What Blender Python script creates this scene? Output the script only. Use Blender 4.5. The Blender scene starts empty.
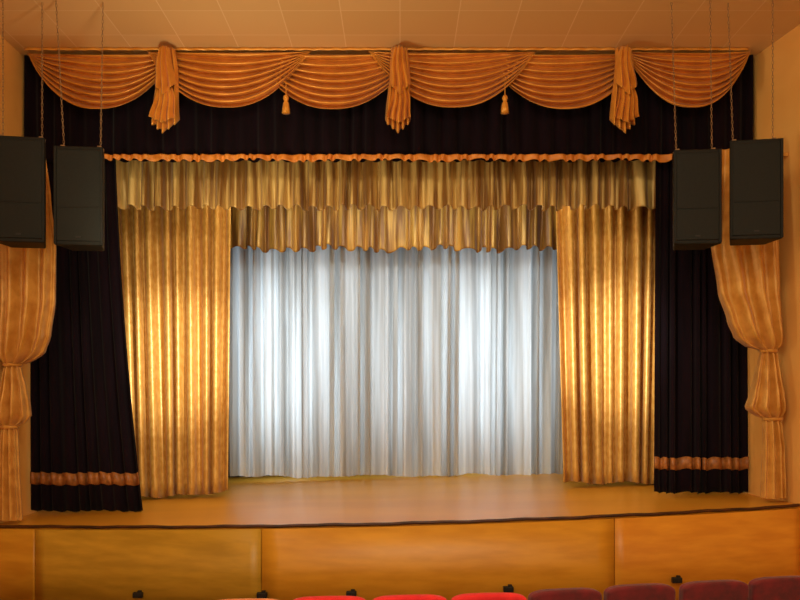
import bpy, bmesh, math, random
from mathutils import Vector, Matrix
random.seed(7)
S = bpy.context.scene
COL = S.collection
pi = math.pi

# ------------------------------------------------------------ helpers
def lin(c):
    r = []
    for v in c:
        v = v/255.0
        r.append(v/12.92 if v <= 0.04045 else ((v+0.055)/1.055)**2.4)
    return tuple(r)+(1.0,)

def base_mat(name, rough=0.6, metal=0.0, sheen=0.0, spec=0.5):
    m = bpy.data.materials.new(name); m.use_nodes = True
    nt = m.node_tree; b = nt.nodes['Principled BSDF']
    b.inputs['Roughness'].default_value = rough
    b.inputs['Metallic'].default_value = metal
    b.inputs['Sheen Weight'].default_value = sheen
    b.inputs['Specular IOR Level'].default_value = spec
    return m, nt, b

def noisy(name, c1, c2, scale=4, stretch=(1,1,1), rough=0.6, metal=0.0, sheen=0.0, bump=0.0, bscale=60, spec=0.5, detail=4, lo=0.35, hi=0.65, transl=0.0):
    m, nt, b = base_mat(name, rough, metal, sheen, spec)
    tc = nt.nodes.new('ShaderNodeTexCoord')
    mp = nt.nodes.new('ShaderNodeMapping'); mp.inputs['Scale'].default_value = stretch
    n = nt.nodes.new('ShaderNodeTexNoise'); n.inputs['Scale'].default_value = scale; n.inputs['Detail'].default_value = detail
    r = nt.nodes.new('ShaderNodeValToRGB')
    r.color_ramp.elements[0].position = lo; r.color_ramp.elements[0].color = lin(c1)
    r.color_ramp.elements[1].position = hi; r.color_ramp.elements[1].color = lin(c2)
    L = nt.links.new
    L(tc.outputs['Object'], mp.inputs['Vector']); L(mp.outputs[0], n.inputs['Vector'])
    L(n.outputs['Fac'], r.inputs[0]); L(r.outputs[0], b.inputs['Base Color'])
    if bump > 0:
        n2 = nt.nodes.new('ShaderNodeTexNoise'); n2.inputs['Scale'].default_value = bscale
        bp = nt.nodes.new('ShaderNodeBump'); bp.inputs['Strength'].default_value = bump; bp.inputs['Distance'].default_value = 0.01
        L(mp.outputs[0], n2.inputs['Vector']); L(n2.outputs['Fac'], bp.inputs['Height']); L(bp.outputs[0], b.inputs['Normal'])
    if transl > 0:
        tr = nt.nodes.new('ShaderNodeBsdfTranslucent'); mx = nt.nodes.new('ShaderNodeMixShader'); mx.inputs[0].default_value = transl
        L(r.outputs[0], tr.inputs['Color']); L(b.outputs[0], mx.inputs[1]); L(tr.outputs[0], mx.inputs[2])
        L(mx.outputs[0], nt.nodes['Material Output'].inputs['Surface'])
    return m

M_gold   = noisy('gold_damask', (198,142,56), (214,164,80), 14, (1,1,0.7), 0.38, 0.18, 0.2, 0.3, 30, detail=6, lo=0.4, hi=0.6)
M_swag   = noisy('gold_satin', (216,142,44), (234,164,62), 5, (1,1,1), 0.30, 0.25, 0.1, 0.15, 40)
M_drape  = noisy('gold_side_drape', (206,142,52), (230,172,80), 6, (1,1,1), 0.40, 0.15, 0.2, 0.3, 40)
M_val    = noisy('gold_valance_cloth', (146,102,40), (222,186,108), 5, (2.6,0.2,0.15), 0.42, 0.2, 0.2, 0.2, 40, lo=0.42, hi=0.6)  # vertical colour streaks paint in the light and dark of the pleats
M_val2   = noisy('gold_inner_valance_cloth', (144,92,20), (216,160,62), 5, (2.6,0.2,0.15), 0.42, 0.2, 0.2, 0.2, 40, lo=0.42, hi=0.6)  # same streaked noise, pleat shading put into the cloth colour
M_trim   = noisy('orange_trim_cloth', (200,116,34), (230,148,58), 8, (1,1,1), 0.5)
M_black  = noisy('black_velvet', (12,4,10), (22,8,17), 3, (2,2,0.3), 0.9, 0, 0.06, spec=0.1)
M_band   = noisy('bronze_band', (136,80,34), (180,112,52), 12, (1,1,1), 0.5)
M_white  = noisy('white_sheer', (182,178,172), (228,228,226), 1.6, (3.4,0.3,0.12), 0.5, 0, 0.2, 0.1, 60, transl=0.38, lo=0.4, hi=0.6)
M_wall   = noisy('wall_paint', (242,182,94), (248,192,104), 1.5, (1,1,1), 0.8, bump=0.1)
M_deck   = noisy('stage_boards', (212,142,34), (226,158,46), 0.8, (0.5,1.2,1), 0.33)
M_house  = noisy('stage_house_black', (20,14,12), (26,18,14), 2, rough=0.9)
M_floor  = noisy('hall_floor', (96,50,22), (120,66,30), 3, rough=0.7)
M_nose   = noisy('dark_nosing', (54,26,8), (84,42,14), 5, rough=0.5)
M_pan = [noisy('wood_panel_a', (200,136,32), (216,154,42), 1.6, (1,1,5), 0.4, detail=6),
         noisy('wood_panel_b', (184,138,36), (208,158,48), 1.6, (1,1,5), 0.4, detail=6),
         noisy('wood_panel_c', (210,142,32), (228,160,44), 1.6, (1,1,5), 0.4, detail=6),
         noisy('wood_panel_d', (220,140,38), (236,160,48), 1.6, (1,1,5), 0.4, detail=6)]
M_spk    = noisy('speaker_cabinet', (15,15,11), (22,22,16), 20, rough=0.6, spec=0.3)
M_grill  = noisy('speaker_grille', (10,11,9), (28,30,24), 160, rough=0.6, metal=0.0, spec=0.3)
M_steel  = noisy('chain_steel', (130,98,64), (170,132,90), 20, rough=0.5, metal=0.2)
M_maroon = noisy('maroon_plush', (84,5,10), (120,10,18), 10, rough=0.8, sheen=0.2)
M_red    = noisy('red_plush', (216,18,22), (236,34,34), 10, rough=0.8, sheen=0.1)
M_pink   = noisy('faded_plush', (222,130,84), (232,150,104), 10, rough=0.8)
M_seatw  = noisy('seat_wood', (90,44,18), (120,60,24), 8, rough=0.5)
M_box    = noisy('black_plastic', (20,16,12), (34,26,18), 20, rough=0.5)

# ceiling tiles
M_ceil, nt, b = base_mat('ceiling_tiles', 0.8)
tc = nt.nodes.new('ShaderNodeTexCoord'); br = nt.nodes.new('ShaderNodeTexBrick')
br.offset = 0.0; br.inputs['Scale'].default_value = 1.0
br.inputs['Brick Width'].default_value = 0.78; br.inputs['Row Height'].default_value = 0.7
br.inputs['Mortar Size'].default_value = 0.008; br.inputs['Mortar Smooth'].default_value = 0.3
br.inputs['Color1'].default_value = lin((224,182,120)); br.inputs['Color2'].default_value = lin((230,190,130))
br.inputs['Mortar'].default_value = lin((240,208,156))
nt.links.new(tc.outputs['Object'], br.inputs['Vector']); nt.links.new(br.outputs['Color'], b.inputs['Base Color'])

def obj(name, verts, faces, mat, smooth=True, parent=None, loc=None):
    me = bpy.data.meshes.new(name); me.from_pydata([tuple(v) for v in verts], [], faces); me.update()
    if smooth:
        for p in me.polygons: p.use_smooth = True
    mats = mat if isinstance(mat, list) else [mat]
    for m in mats: me.materials.append(m)
    o = bpy.data.objects.new(name, me); COL.objects.link(o)
    if loc: o.location = loc
    if parent: o.parent = parent
    return o

def empty(name, loc=(0,0,0)):
    e = bpy.data.objects.new(name, None); COL.objects.link(e); e.location = loc; return e

def box(name, c, d, mat, parent=None, bevel=0.0, rot=None):
    x,y,z = d[0]/2, d[1]/2, d[2]/2
    v = [(-x,-y,-z),(x,-y,-z),(x,y,-z),(-x,y,-z),(-x,-y,z),(x,-y,z),(x,y,z),(-x,y,z)]
    f = [(3,2,1,0),(4,5,6,7),(0,1,5,4),(1,2,6,5),(2,3,7,6),(3,0,4,7)]
    o = obj(name, v, f, mat, False, parent, c)
    if rot: o.rotation_euler = rot
    if bevel:
        m = o.modifiers.new('b','BEVEL'); m.width = bevel; m.segments = 3
    return o

def gridobj(name, fn, nu, nv, mat, parent=None, thick=0.0, closed=False):
    vs = []; fs = []
    cu = nu if closed else nu+1
    for j in range(nv+1):
        for i in range(cu):
            vs.append(fn(i/nu, j/nv))
    for j in range(nv):
        for i in range(nu):
            a = j*cu+i; bb = j*cu+(i+1) % cu if closed else j*cu+i+1
            fs.append((a, bb, bb+cu, a+cu))
    o = obj(name, vs, fs, mat, True, parent)
    if thick:
        m = o.modifiers.new('s','SOLIDIFY'); m.thickness = thick
    return o

def deckz(x): return -1.57+0.028*x

# pleated hanging cloth
def drape(name, xt, xb, zt, zb, Y, n, amp, mat, seed=1, hemwave=0.02, hemfn=None, topamp=0.6, parent=None, off=0.0, vr=(0,1), nv=24, irr=1.0, thick=0.006, flare=1.0, fine=0.0):
    rnd = random.Random(seed)
    ph = [(rnd.uniform(0,6.28), rnd.uniform(1.5,n*0.45), rnd.uniform(0.2,0.6)*irr) for _ in range(5)]
    am = [(rnd.uniform(0,6.28), rnd.uniform(2,n*0.7)) for _ in range(3)]
    def fn(u, v):
        v = vr[0]+(vr[1]-vr[0])*v
        p = 2*pi*n*u + sum(a*math.sin(f*6.28*u+q+0.5*v) for q,f,a in ph)
        A = amp*(0.75+0.25*math.sin(am[0][1]*6.28*u+am[0][0])+0.15*math.sin(am[1][1]*6.28*u+am[1][0]))
        A *= topamp+(1-topamp)*v
        c = math.cos(p)
        vf = v**flare
        x0 = xt[0]+(xb[0]-xt[0])*vf; x1 = xt[1]+(xb[1]-xt[1])*vf
        x = x0+(x1-x0)*u + 0.15*A*math.sin(2*p)
        y = Y - A*(abs((c+1)/2)**0.8*2-1) - off + fine*A*math.cos(2.6*p+1.0+v)
        h = hemfn(u) if hemfn else 0.0
        zbb = zb+h+hemwave*math.cos(p+0.6)+hemwave*0.6*math.sin(am[2][1]*4*u+1)
        return (x, y, zt+(zbb-zt)*v)
    return gridobj(name, fn, int(n*(18 if fine else 12)), nv, mat, parent, thick)

# ------------------------------------------------------------ hall shell
CZ = 5.11
obj('ceiling', [(-5.6,0,CZ),(5.7,0,CZ),(5.48,10.6,CZ),(5.28,11.9,CZ),(5.28,12.4,CZ),(-5.6,12.4,CZ),
                (-5.6,0,CZ+.2),(5.7,0,CZ+.2),(5.48,10.6,CZ+.2),(5.28,11.9,CZ+.2),(5.28,12.4,CZ+.2),(-5.6,12.4,CZ+.2)],
    [(0,1,2,3,4,5),(11,10,9,8,7,6)]+[(i,(i+1)%6,(i+1)%6+6,i+6) for i in range(6)], M_ceil, False)
def wallobj(name, pts, t, z0, z1, mat):
    v=[];f=[]
    for (x,y) in pts: v += [(x,y,z0),(x,y,z1),(x+t,y,z0),(x+t,y,z1)]
    for i in range(len(pts)-1):
        a=i*4;b_=a+4
        f += [(a,a+1,b_+1,b_),(a+2,b_+2,b_+3,a+3),(a+1,a+3,b_+3,b_+1),(a,b_,b_+2,a+2)]
    e=(len(pts)-1)*4
    f += [(0,2,3,1),(e,e+1,e+3,e+2)]
    return obj(name,v,f,mat,False)
wallobj('wall_left', [(-5.6,0),(-5.6,12.35)], -0.2, -2.9, CZ, M_wall)
wallobj('wall_right', [(5.7,0),(5.48,10.6),(5.28,11.9),(5.28,12.35)], 0.2, -2.9, CZ, M_wall)
# stepped auditorium floor
prof = [(-0.5,-1.7),(3.2,-1.7),(3.2,-2.1),(5.0,-2.1),(5.0,-2.48),(7.6,-2.48),(7.6,-2.9),(11.2,-2.9)]
v=[];f=[]
for (y,z) in prof: v += [(-5.6,y,z),(5.6,y,z)]
for i in range(len(prof)-1): f.append((2*i,2*i+1,2*i+3,2*i+2))
obj('floor', v, f, M_floor, False)

# stage house
def plane(name, v, mat): return obj(name, v, [(0,1,2,3)], mat, False)
plane('wall_back', [(-6.6,17.4,-2),(6.6,17.4,-2),(6.6,17.4,5.4),(-6.6,17.4,5.4)], M_house)
plane('wall_stage_left', [(-6.6,12.35,-2),(-6.6,17.4,-2),(-6.6,17.4,5.4),(-6.6,12.35,5.4)], M_house)
plane('wall_stage_right', [(6.6,12.35,-2),(6.6,17.4,-2),(6.6,17.4,5.4),(6.6,12.35,5.4)], M_house)
plane('ceiling_stage', [(-6.6,12.35,5.4),(6.6,12.35,5.4),(6.6,17.4,5.4),(-6.6,17.4,5.4)], M_house)
plane('wall_proscenium_left', [(-6.6,12.36,-2),(-5.6,12.36,-2),(-5.6,12.36,5.4),(-6.6,12.36,5.4)], M_house)
plane('wall_proscenium_right', [(5.28,12.36,-2),(6.6,12.36,-2),(6.6,12.36,5.4),(5.28,12.36,5.4)], M_house)

# ------------------------------------------------------------ stage
st = empty('stage')
def lipY(x): return 10.24+0.0225*(x-0.3)**2
N = 48
lx = [-5.59+(5.42+5.59)*i/N for i in range(N+1)]
top = [(x,lipY(x)) for x in lx] + [(5.27,12.34),(6.58,12.34),(6.58,17.38),(-6.58,17.38),(-6.58,12.34),(-5.59,12.34)]
v = [(x,y,deckz(x)) for x,y in top]+[(x,y,-2.9) for x,y in top]; n=len(top)
f = [tuple(range(n))]+[(i,i+n,(i+1)%n+n,(i+1)%n) for i in range(n)]
obj('deck', v, f, M_deck, False, st)
seams = [-5.58,-4.93,-1.78,2.77,5.40]
for k in range(4):
    a,b2 = seams[k]+0.005, seams[k+1]-0.005
    def fn(u,w,a=a,b2=b2):
        x = a+(b2-a)*u
        return (x, lipY(x)-0.03, deckz(x)-0.04+( -2.89-deckz(x)+0.04)*w)
    gridobj('front_panel_%d'%(k+1), fn, 20, 1, M_pan[k], st, 0.02)
def nose(u,w):
    x = -5.58+10.98*u
    r = [(-0.0,0.008),(-0.055,0.008),(-0.062,-0.01),(-0.055,-0.024),(-0.0,-0.028)][int(round(w*4))]
    return (x, lipY(x)+r[0]+0.025, deckz(x)+r[1]+0.004*math.sin(x*5)+0.003*math.sin(x*13))
gridobj('nosing', nose, 90, 4, M_nose, st)
for i,x in enumerate([-3.43,-1.77,-0.62,1.38,3.6]):
    box('outlet_box_%d'%(i+1), (x, lipY(x)-0.075, -2.45+0.03*x), (0.13,0.07,0.07), M_box, st, 0.01)
    box('outlet_lid_%d'%(i+1), (x+0.02, lipY(x)-0.08, -2.405+0.03*x), (0.05,0.04,0.03), M_box, st, 0.005)

# ------------------------------------------------------------ curtains
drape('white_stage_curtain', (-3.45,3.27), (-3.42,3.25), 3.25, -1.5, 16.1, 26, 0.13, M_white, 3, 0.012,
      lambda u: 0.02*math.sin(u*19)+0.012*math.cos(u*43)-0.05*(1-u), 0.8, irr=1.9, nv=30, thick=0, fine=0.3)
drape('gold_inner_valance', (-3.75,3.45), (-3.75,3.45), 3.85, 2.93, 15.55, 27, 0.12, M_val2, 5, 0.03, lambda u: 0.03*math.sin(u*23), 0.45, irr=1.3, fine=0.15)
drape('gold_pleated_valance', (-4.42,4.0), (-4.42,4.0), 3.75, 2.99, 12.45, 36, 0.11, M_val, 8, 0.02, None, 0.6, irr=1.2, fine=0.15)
drape('gold_side_curtain', (-4.95,-2.86), (-4.75,-2.9), 3.7, -1.63, 13.6, 9, 0.14, M_gold, 11, 0.015,
      lambda u: 0.16*max(0,u-0.6)*1.5+0.02*math.sin(u*14), 0.75, irr=0.7)
drape('gold_side_curtain', (2.62,4.95), (2.76,4.75), 3.7, -1.41, 13.6, 10, 0.14, M_gold, 12, 0.015,
      lambda u: 0.02*math.sin(u*14), 0.75, irr=0.7)
drape('black_velvet_header', (-5.56,5.22), (-5.56,5.22), CZ-0.004, 3.55, 11.88, 46, 0.045, M_black, 21, 0.01, None, 0.9)
drape('gold_ruffled_trim', (-4.37,4.0), (-4.37,4.0), 3.615, 3.53, 11.78, 50, 0.035, M_trim, 22, 0.012, lambda u: 0.012*math.sin(u*30), 0.9, nv=4, irr=1.8)
for side in (0,1):
    leg = empty('black_velvet_leg_curtain')
    if side==0:
        a = dict(xt=(-5.54,-4.28), xb=(-5.52,-3.84), zt=5.05, zb=-1.665, Y=12.02, n=9, amp=0.06, seed=31, topamp=0.6, flare=1.8)
        z1,z2 = 1.09,1.27
    else:
        a = dict(xt=(3.86,5.20), xb=(3.83,5.24), zt=5.05, zb=-1.40, Y=12.08, n=9, amp=0.07, seed=33, topamp=0.6)
        z1,z2 = 0.87,1.05
    H = a['zt']-a['zb']
    bv = ((a['zt']+z1)/H, (a['zt']+z2)/H)
    drape('cloth', mat=M_black, parent=leg, nv=40, hemwave=0.015, **a)
    drape('gold_band', mat=M_band, parent=leg, off=0.02, vr=bv, nv=2, hemwave=0.015, **a)

# ------------------------------------------------------------ swags
sw = empty('swag_valance')
def swag(idx, xc, hw, Y, seed, sagd=0.79):
    rnd = random.Random(seed); nf = 7; q = rnd.uniform(-0.8,0.8); sk = rnd.uniform(-1.2,1.2)
    def fn(u, v):
        t = 2*u-1
        sag = sagd*(0.02+0.98*v**0.9)
        shape = (1-abs(t)**(2.0+0.3*v))
        x = xc + t*hw*(1-0.04*v) + sk*shape*math.sin(pi*v)*0.10
        z = CZ-0.03 - 0.05*v - sag*shape
        env = shape**0.6
        fold = 0.5+0.5*math.cos(2*pi*nf*v+q*t+0.9*math.sin(2.2*t+seed))
        y = Y - 0.02 - 0.17*env*(fold**1.1)*(0.65+0.35*v) - 0.05*env*v
        z += -0.055*env*fold
        return (x,y,z)
    gridobj('swag_%d'%idx, fn, 56, 140, M_swag, sw, 0.004)
s_ = 11.72/800
for i,(c,h) in enumerate([(103,76),(230,82),(334,84),(452,84),(562,82),(685,64)]):
    swag(i+1, (c-400)*s_, h*s_, 11.74 - (0.06 if i%2 else 0.0), i+3)
gridobj('heading', lambda u,v: (-5.45+10.5*u, 11.6-0.02*abs(math.sin(u*150)), CZ-0.005-0.04*v), 240, 2, M_swag, sw, 0.004)
def jabot(idx, part, xc, z0, L, wt, wb, Y, n=3, step=0.3, sgn=1):
    def fn(u, v):
        t = 2*u-1
        w = wt+(wb-wt)*v**0.8
        s = abs(t)*n
        tri = abs((s % 2)-1)
        x = xc + t*w + sgn*0.015*math.sin(v*5)
        zb = L*(1-step*abs(t)+0.07*(tri-0.5))
        return (x, Y - 0.12*tri*(0.35+0.65*v) - 0.06*(1-abs(t)), z0 - zb*v)
    gridobj('jabot_%d_%s'%(idx,part), fn, 60, 24, M_swag, sw, 0.006)
for i,(px,w) in enumerate([(168,.2),(399,.18),(622,.18)]):
    x=(px-400)*0.01445
    jabot(i+1, 'back', x, CZ-0.06, 1.24, 0.11, w, 11.50, 5, 0.14)
    jabot(i+1, 'front', x, CZ-0.10, 0.70, 0.07, 0.15, 11.40, 3, 0.25, -1)
    jabot(i+1, 'ruffle', x+0.01, CZ-0.66, 0.54, 0.10, w*0.95, 11.40, 4, 0.2)
def lathe(name, prof, c, mat, parent, n=20, flute=0):
    m = len(prof)-1
    def fn(u, v):
        r,z = prof[int(round(v*m))]
        r *= 1+flute*math.cos(u*2*pi*8)
        return (c[0]+r*math.cos(2*pi*u), c[1]+r*math.sin(2*pi*u), c[2]+z)
    return gridobj(name, fn, n, m, mat, parent, closed=True)
for i,px in enumerate((287,504)):
    x = (px-400)*0.0145
    z = 4.37
    lathe('tassel_%d'%(i+1), [(0.0,0.2),(0.008,0.19),(0.008,0.02),(0.03,0.0),(0.042,-0.03),(0.03,-0.065),(0.024,-0.075),(0.04,-0.1),(0.052,-0.18),(0.056,-0.25),(0,-0.255)], (x,11.50,z), M_swag, sw, 32, 0.05)

# ------------------------------------------------------------ tied-back drapes
def tube(name, rows, parent, mat, flutes=7, seed=0):
    zs = [r[0] for r in rows]
    K = 110
    def interp(z):
        for i in range(len(rows)-1):
            if zs[i] >= z >= zs[i+1]:
                t = (zs[i]-z)/(zs[i]-zs[i+1]); t = t*t*(3-2*t)*0.6+t*0.4
                return [rows[i][k]+(rows[i+1][k]-rows[i][k])*t for k in range(5)]
        return rows[-1]
    def fn(u, v):
        z = zs[0]+(zs[-1]-zs[0])*v
        r = interp(z); a = 2*pi*u
        wv = math.cos(flutes*a+1.2*math.sin(a+seed)+0.8*math.sin(v*5))
        fl = 1+0.5*wv
        return (r[1]+r[2]*math.cos(a)*(1+0.03*wv), r[4]+r[3]*math.sin(a)*fl, z+0.01*wv*(1 if v>0.98 else 0))
    return gridobj(name, fn, flutes*12, K, mat, parent, closed=True)
k = 0.013875
R = [(150,742,26,.10),(200,744,30,.13),(245,745,33,.16),(290,749,30,.18),(320,755,26,.19),(337,759,23,.19),(345,763,18,.16),(351,769,7,.06),
     (357,769,9,.08),(375,768,12,.12),(395,767,16,.16),(408,766,19,.17),(414,768,15,.14),(419,773,8,.06),(426,773,9,.08),(450,774,10.5,.09),(498,774,12,.10)]
Lr= [(150,20,24,.10),(200,24,26,.13),(245,28,27,.16),(300,28,26,.18),(335,25,24,.19),(352,22,21,.19),(360,18,16,.14),(365,12,7,.06),
     (371,12,9,.08),(388,13,12,.12),(405,13,15,.16),(416,13,16,.17),(422,11,14,.12),(427,9,7,.06),(434,9,8,.08),(460,9,9,.09),(520,10,11,.10)]
for rows, ties in ((Lr,(365,427)),(R,(351,419))):
    e = empty('tied_back_drape')
    rr = [((400-y)*k, (cx-400)*k, hw*k, hd, 11.12) for (y,cx,hw,hd) in rows]
    tube('cloth', rr, e, M_drape, flutes=9)
    for j,ty in enumerate(ties):
        row = [q for q in rows if q[0]==ty][0]
        c = ((row[1]-400)*k, 11.12, (400-ty)*k)
        def fn(u,v,c=c,row=row):
            a=2*pi*u; b_=2*pi*v
            return (c[0]+(row[2]*k+0.015+0.018*math.cos(b_))*math.cos(a), c[1]+(row[3]+0.03+0.018*math.cos(b_))*math.sin(a), c[2]+0.025*math.sin(b_))
        gridobj('tie_%d'%(j+1), fn, 28, 8, M_drape, e, closed=True)
    zt = rr[0][0]
    sx = -1 if rr[0][1]<0 else 1
    wx = -5.6 if sx<0 else 5.39
    x0 = rr[0][1]-0.30*sx
    box('bracket', ((x0+wx)/2, 11.12, zt-0.06), (abs(wx-x0), 0.05, 0.05), M_drape, e, 0.01)

# ------------------------------------------------------------ loudspeakers
def chainmesh(name, p0, p1, parent):
    p0=Vector(p0); p1=Vector(p1); L=(p1-p0).length; n=int(L/0.045); vs=[]; fs=[]
    d=(p1-p0).normalized(); q=Vector((0,0,1)).rotation_difference(d)
    for i in range(n):
        c = p0+(p1-p0)*((i+0.5)/n); tw = q @ (Vector((1,0,0)) if i%2 else Vector((0,1,0)))
        b0=len(vs)
        for a in range(10):
            A=2*pi*a/10
            ctr = d*(0.029*math.cos(A))+tw*(0.010*math.sin(A))
            nrm = (d*math.cos(A)+tw*math.sin(A)); bn = d.cross(tw)
            for t in range(5):
                T=2*pi*t/5
                vs.append(c+ctr+nrm*0.0035*math.cos(T)+bn*0.0035*math.sin(T))
        for a in range(10):
            for t in range(5):
                fs.append((b0+a*5+t, b0+((a+1)%10)*5+t, b0+((a+1)%10)*5+(t+1)%5, b0+a*5+(t+1)%5))
    return obj(name, vs, fs, M_steel, True, parent)

def speaker(cx, Y, zb, zt, w, yaw, cables):
    s = empty('hanging_loudspeaker', (cx, Y, (zb+zt)/2)); h = zt-zb; s.rotation_euler = (0,0,yaw)
    wf, wb, d = w/2, w*0.34, 0.42
    v = []
    for z in (-h/2,h/2):
        v += [(-wf,-d/2,z),(wf,-d/2,z),(wb,d/2,z),(-wb,d/2,z)]
    o = obj('cabinet', v, [(3,2,1,0),(4,5,6,7),(0,1,5,4),(1,2,6,5),(2,3,7,6),(3,0,4,7)], M_spk, False, s)
    m=o.modifiers.new('b','BEVEL'); m.width=0.015; m.segments=2
    box('grille', (0,-d/2-0.008,0.0), (w-0.07,0.02,h-0.1), M_grill, s, 0.008)
    box('grille_bar', (0,-d/2-0.02,-h*0.12), (w-0.09,0.012,0.018), M_spk, s)
    box('frame_left', (-wf+0.02,-d/2-0.01,0), (0.03,0.03,h-0.02), M_spk, s, 0.005)
    box('frame_right', (wf-0.02,-d/2-0.01,0), (0.03,0.03,h-0.02), M_spk, s, 0.005)
    box('badge', (0,-d/2-0.022,-h/2+0.1), (0.06,0.006,0.02), M_box, s)
    for i in range(2):
        cxx = [-wf*0.75, wf*0.75][i]
        box('rig_plate_%d'%(i+1), (cxx, -0.05, h/2+0.02), (0.05,0.14,0.04), M_steel, s, 0.005)
        chainmesh('chain_%d'%(i+1), (cxx,-0.05,h/2+0.03), (cxx+cables[i],-0.05,CZ-(zb+zt)/2), s)
q = 10.09/800
speaker((16-400)*q, 10.3, (400-242)*q, (400-136)*q, 50*q, math.radians(9), (0.0,0.0))
speaker((77-400)*q, 10.3, (400-245)*q, (400-146)*q, 48*q, math.radians(5), (-0.1,0.03))
speaker((699-400)*q, 10.3, (400-244)*q, (400-149)*q, 47*q, math.radians(-5), (-0.06,-0.02))
speaker((759-400)*q, 10.3, (400-239)*q, (400-139)*q, 51*q, math.radians(-9), (-0.06,0.0))

# ------------------------------------------------------------ seats
def seat(x, y, top, mat, yaw):
    fl = -2.48
    s = empty('theater_seat', (x,y,fl)); s.rotation_euler=(0,0,yaw)
    H = top-fl
    w=0.295; prof=[(-w,0.42),(w,0.42)]
    zsh=H-0.07
    for i in range(15):
        a=pi*i/14; c=math.cos(a); sgn=1 if c>=0 else -1
        prof.append((w*sgn*abs(c)**0.5, zsh+0.07*math.sin(a)**0.8 if 0<i<14 else zsh))
    n=len(prof)
    v=[(px,-0.05-0.05*(pz-0.42),pz) for px,pz in prof]+[(px,0.05-0.05*(pz-0.42),pz) for px,pz in prof]
    f=[tuple(range(n)),tuple(reversed(range(n,2*n)))]+[(i,i+n,(i+1)%n+n,(i+1)%n) for i in range(n)]
    o=obj('backrest',v,f,mat,False,s); m=o.modifiers.new('b','BEVEL'); m.width=0.025; m.segments=3; m.angle_limit=0.6
    box('back_shell',(0,-0.075,0.62),(0.46,0.02,0.36),M_seatw,s,0.008)
    box('seat_cushion',(0,0.27,0.43),(0.5,0.46,0.11),mat,s,0.035)
    for sx in (-1,1):
        box('armrest_%d'%(sx+2),(sx*0.28,0.22,0.64),(0.04,0.36,0.04),M_seatw,s,0.012)
        box('side_%d'%(sx+2),(sx*0.28,0.18,0.32),(0.03,0.26,0.62),M_seatw,s,0.006)
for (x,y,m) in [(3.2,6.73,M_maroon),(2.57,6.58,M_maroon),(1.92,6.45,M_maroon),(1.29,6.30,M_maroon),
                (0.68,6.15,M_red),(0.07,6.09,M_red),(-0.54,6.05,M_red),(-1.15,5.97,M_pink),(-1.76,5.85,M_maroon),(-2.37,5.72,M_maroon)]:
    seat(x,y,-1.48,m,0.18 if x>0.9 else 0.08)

# ------------------------------------------------------------ lights
def look(o, t):
    o.rotation_euler = (Vector(t)-o.location).to_track_quat('-Z','Y').to_euler()
def area(name, loc, tgt, size, sizey, power, col):
    l=bpy.data.lights.new(name,'AREA'); l.shape='RECTANGLE'; l.size=size; l.size_y=sizey; l.energy=power; l.color=col
    o=bpy.data.objects.new(name,l); COL.objects.link(o); o.location=loc; look(o,tgt); return o
def spot(name, loc, tgt, ang, power, col, blend=1.0, r=0.2):
    l=bpy.data.lights.new(name,'SPOT'); l.spot_size=math.radians(ang); l.spot_blend=blend; l.energy=power; l.color=col; l.shadow_soft_size=r
    o=bpy.data.objects.new(name,l); COL.objects.link(o); o.location=loc; look(o,tgt); return o
area('hall_light', (0,3.5,4.9), (0,7,-1), 5, 2, 330, (1,.88,.60))
for sx,x,z in ((-1,-3.9,0.7),(1,3.8,0.85)):
    spot('curtain_spot_hot', (-sx*2.6,4.5,1.8), (x,13.6,z), 15, 6500, (1,.97,.88), r=0.1)
    spot('curtain_spot_wide', (-sx*2.6,4.6,1.8), (x,13.6,z-0.4), 29, 1700, (1,.92,.7), r=0.1)
for i,(x,p) in enumerate([(-2.4,125),(2.0,125)]):
    spot('stage_spot_%d'%i, (x*0.75,13.6,3.5), (x,16.1,0.3), 56, p, (.66,.83,1.0), 1.0, 0.1)
for i,(x,p) in enumerate([(-2.35,92),(-0.15,46),(1.95,88)]):  # unseen area lights added behind the sheer to give it bright vertical bands
    area('sheer_glow_fill_%d'%i, (x,17.2,0.9), (x,16.0,0.9), 0.3, 3.2, p, (.68,.85,1.0))
area('stage_wash', (0,13.9,3.75), (0,16.1,0.4), 5, 0.4, 60, (.74,.87,1.0))
area('deck_wash', (0,12.9,3.7), (0,13.2,-1.6), 6, 0.3, 65, (1,.84,.5))
area('valance_wash', (-3,9,1.5), (0,12.5,3.4), 0.6, 0.6, 75, (1,.88,.60))

w = bpy.data.worlds.new('World'); S.world = w; w.use_nodes = True
w.node_tree.nodes['Background'].inputs[0].default_value = (1,.81,.52,1)
w.node_tree.nodes['Background'].inputs[1].default_value = 1.3

cam = bpy.data.cameras.new('Camera'); co = bpy.data.objects.new('Camera', cam); COL.objects.link(co)
co.location = (0,0,0); co.rotation_euler = (math.radians(90),0,0)
cam.sensor_width = 36; cam.lens = 36.0; cam.shift_y = 100/800.0
S.camera = co
S.view_settings.view_transform = 'Standard'
S.view_settings.look = 'None'
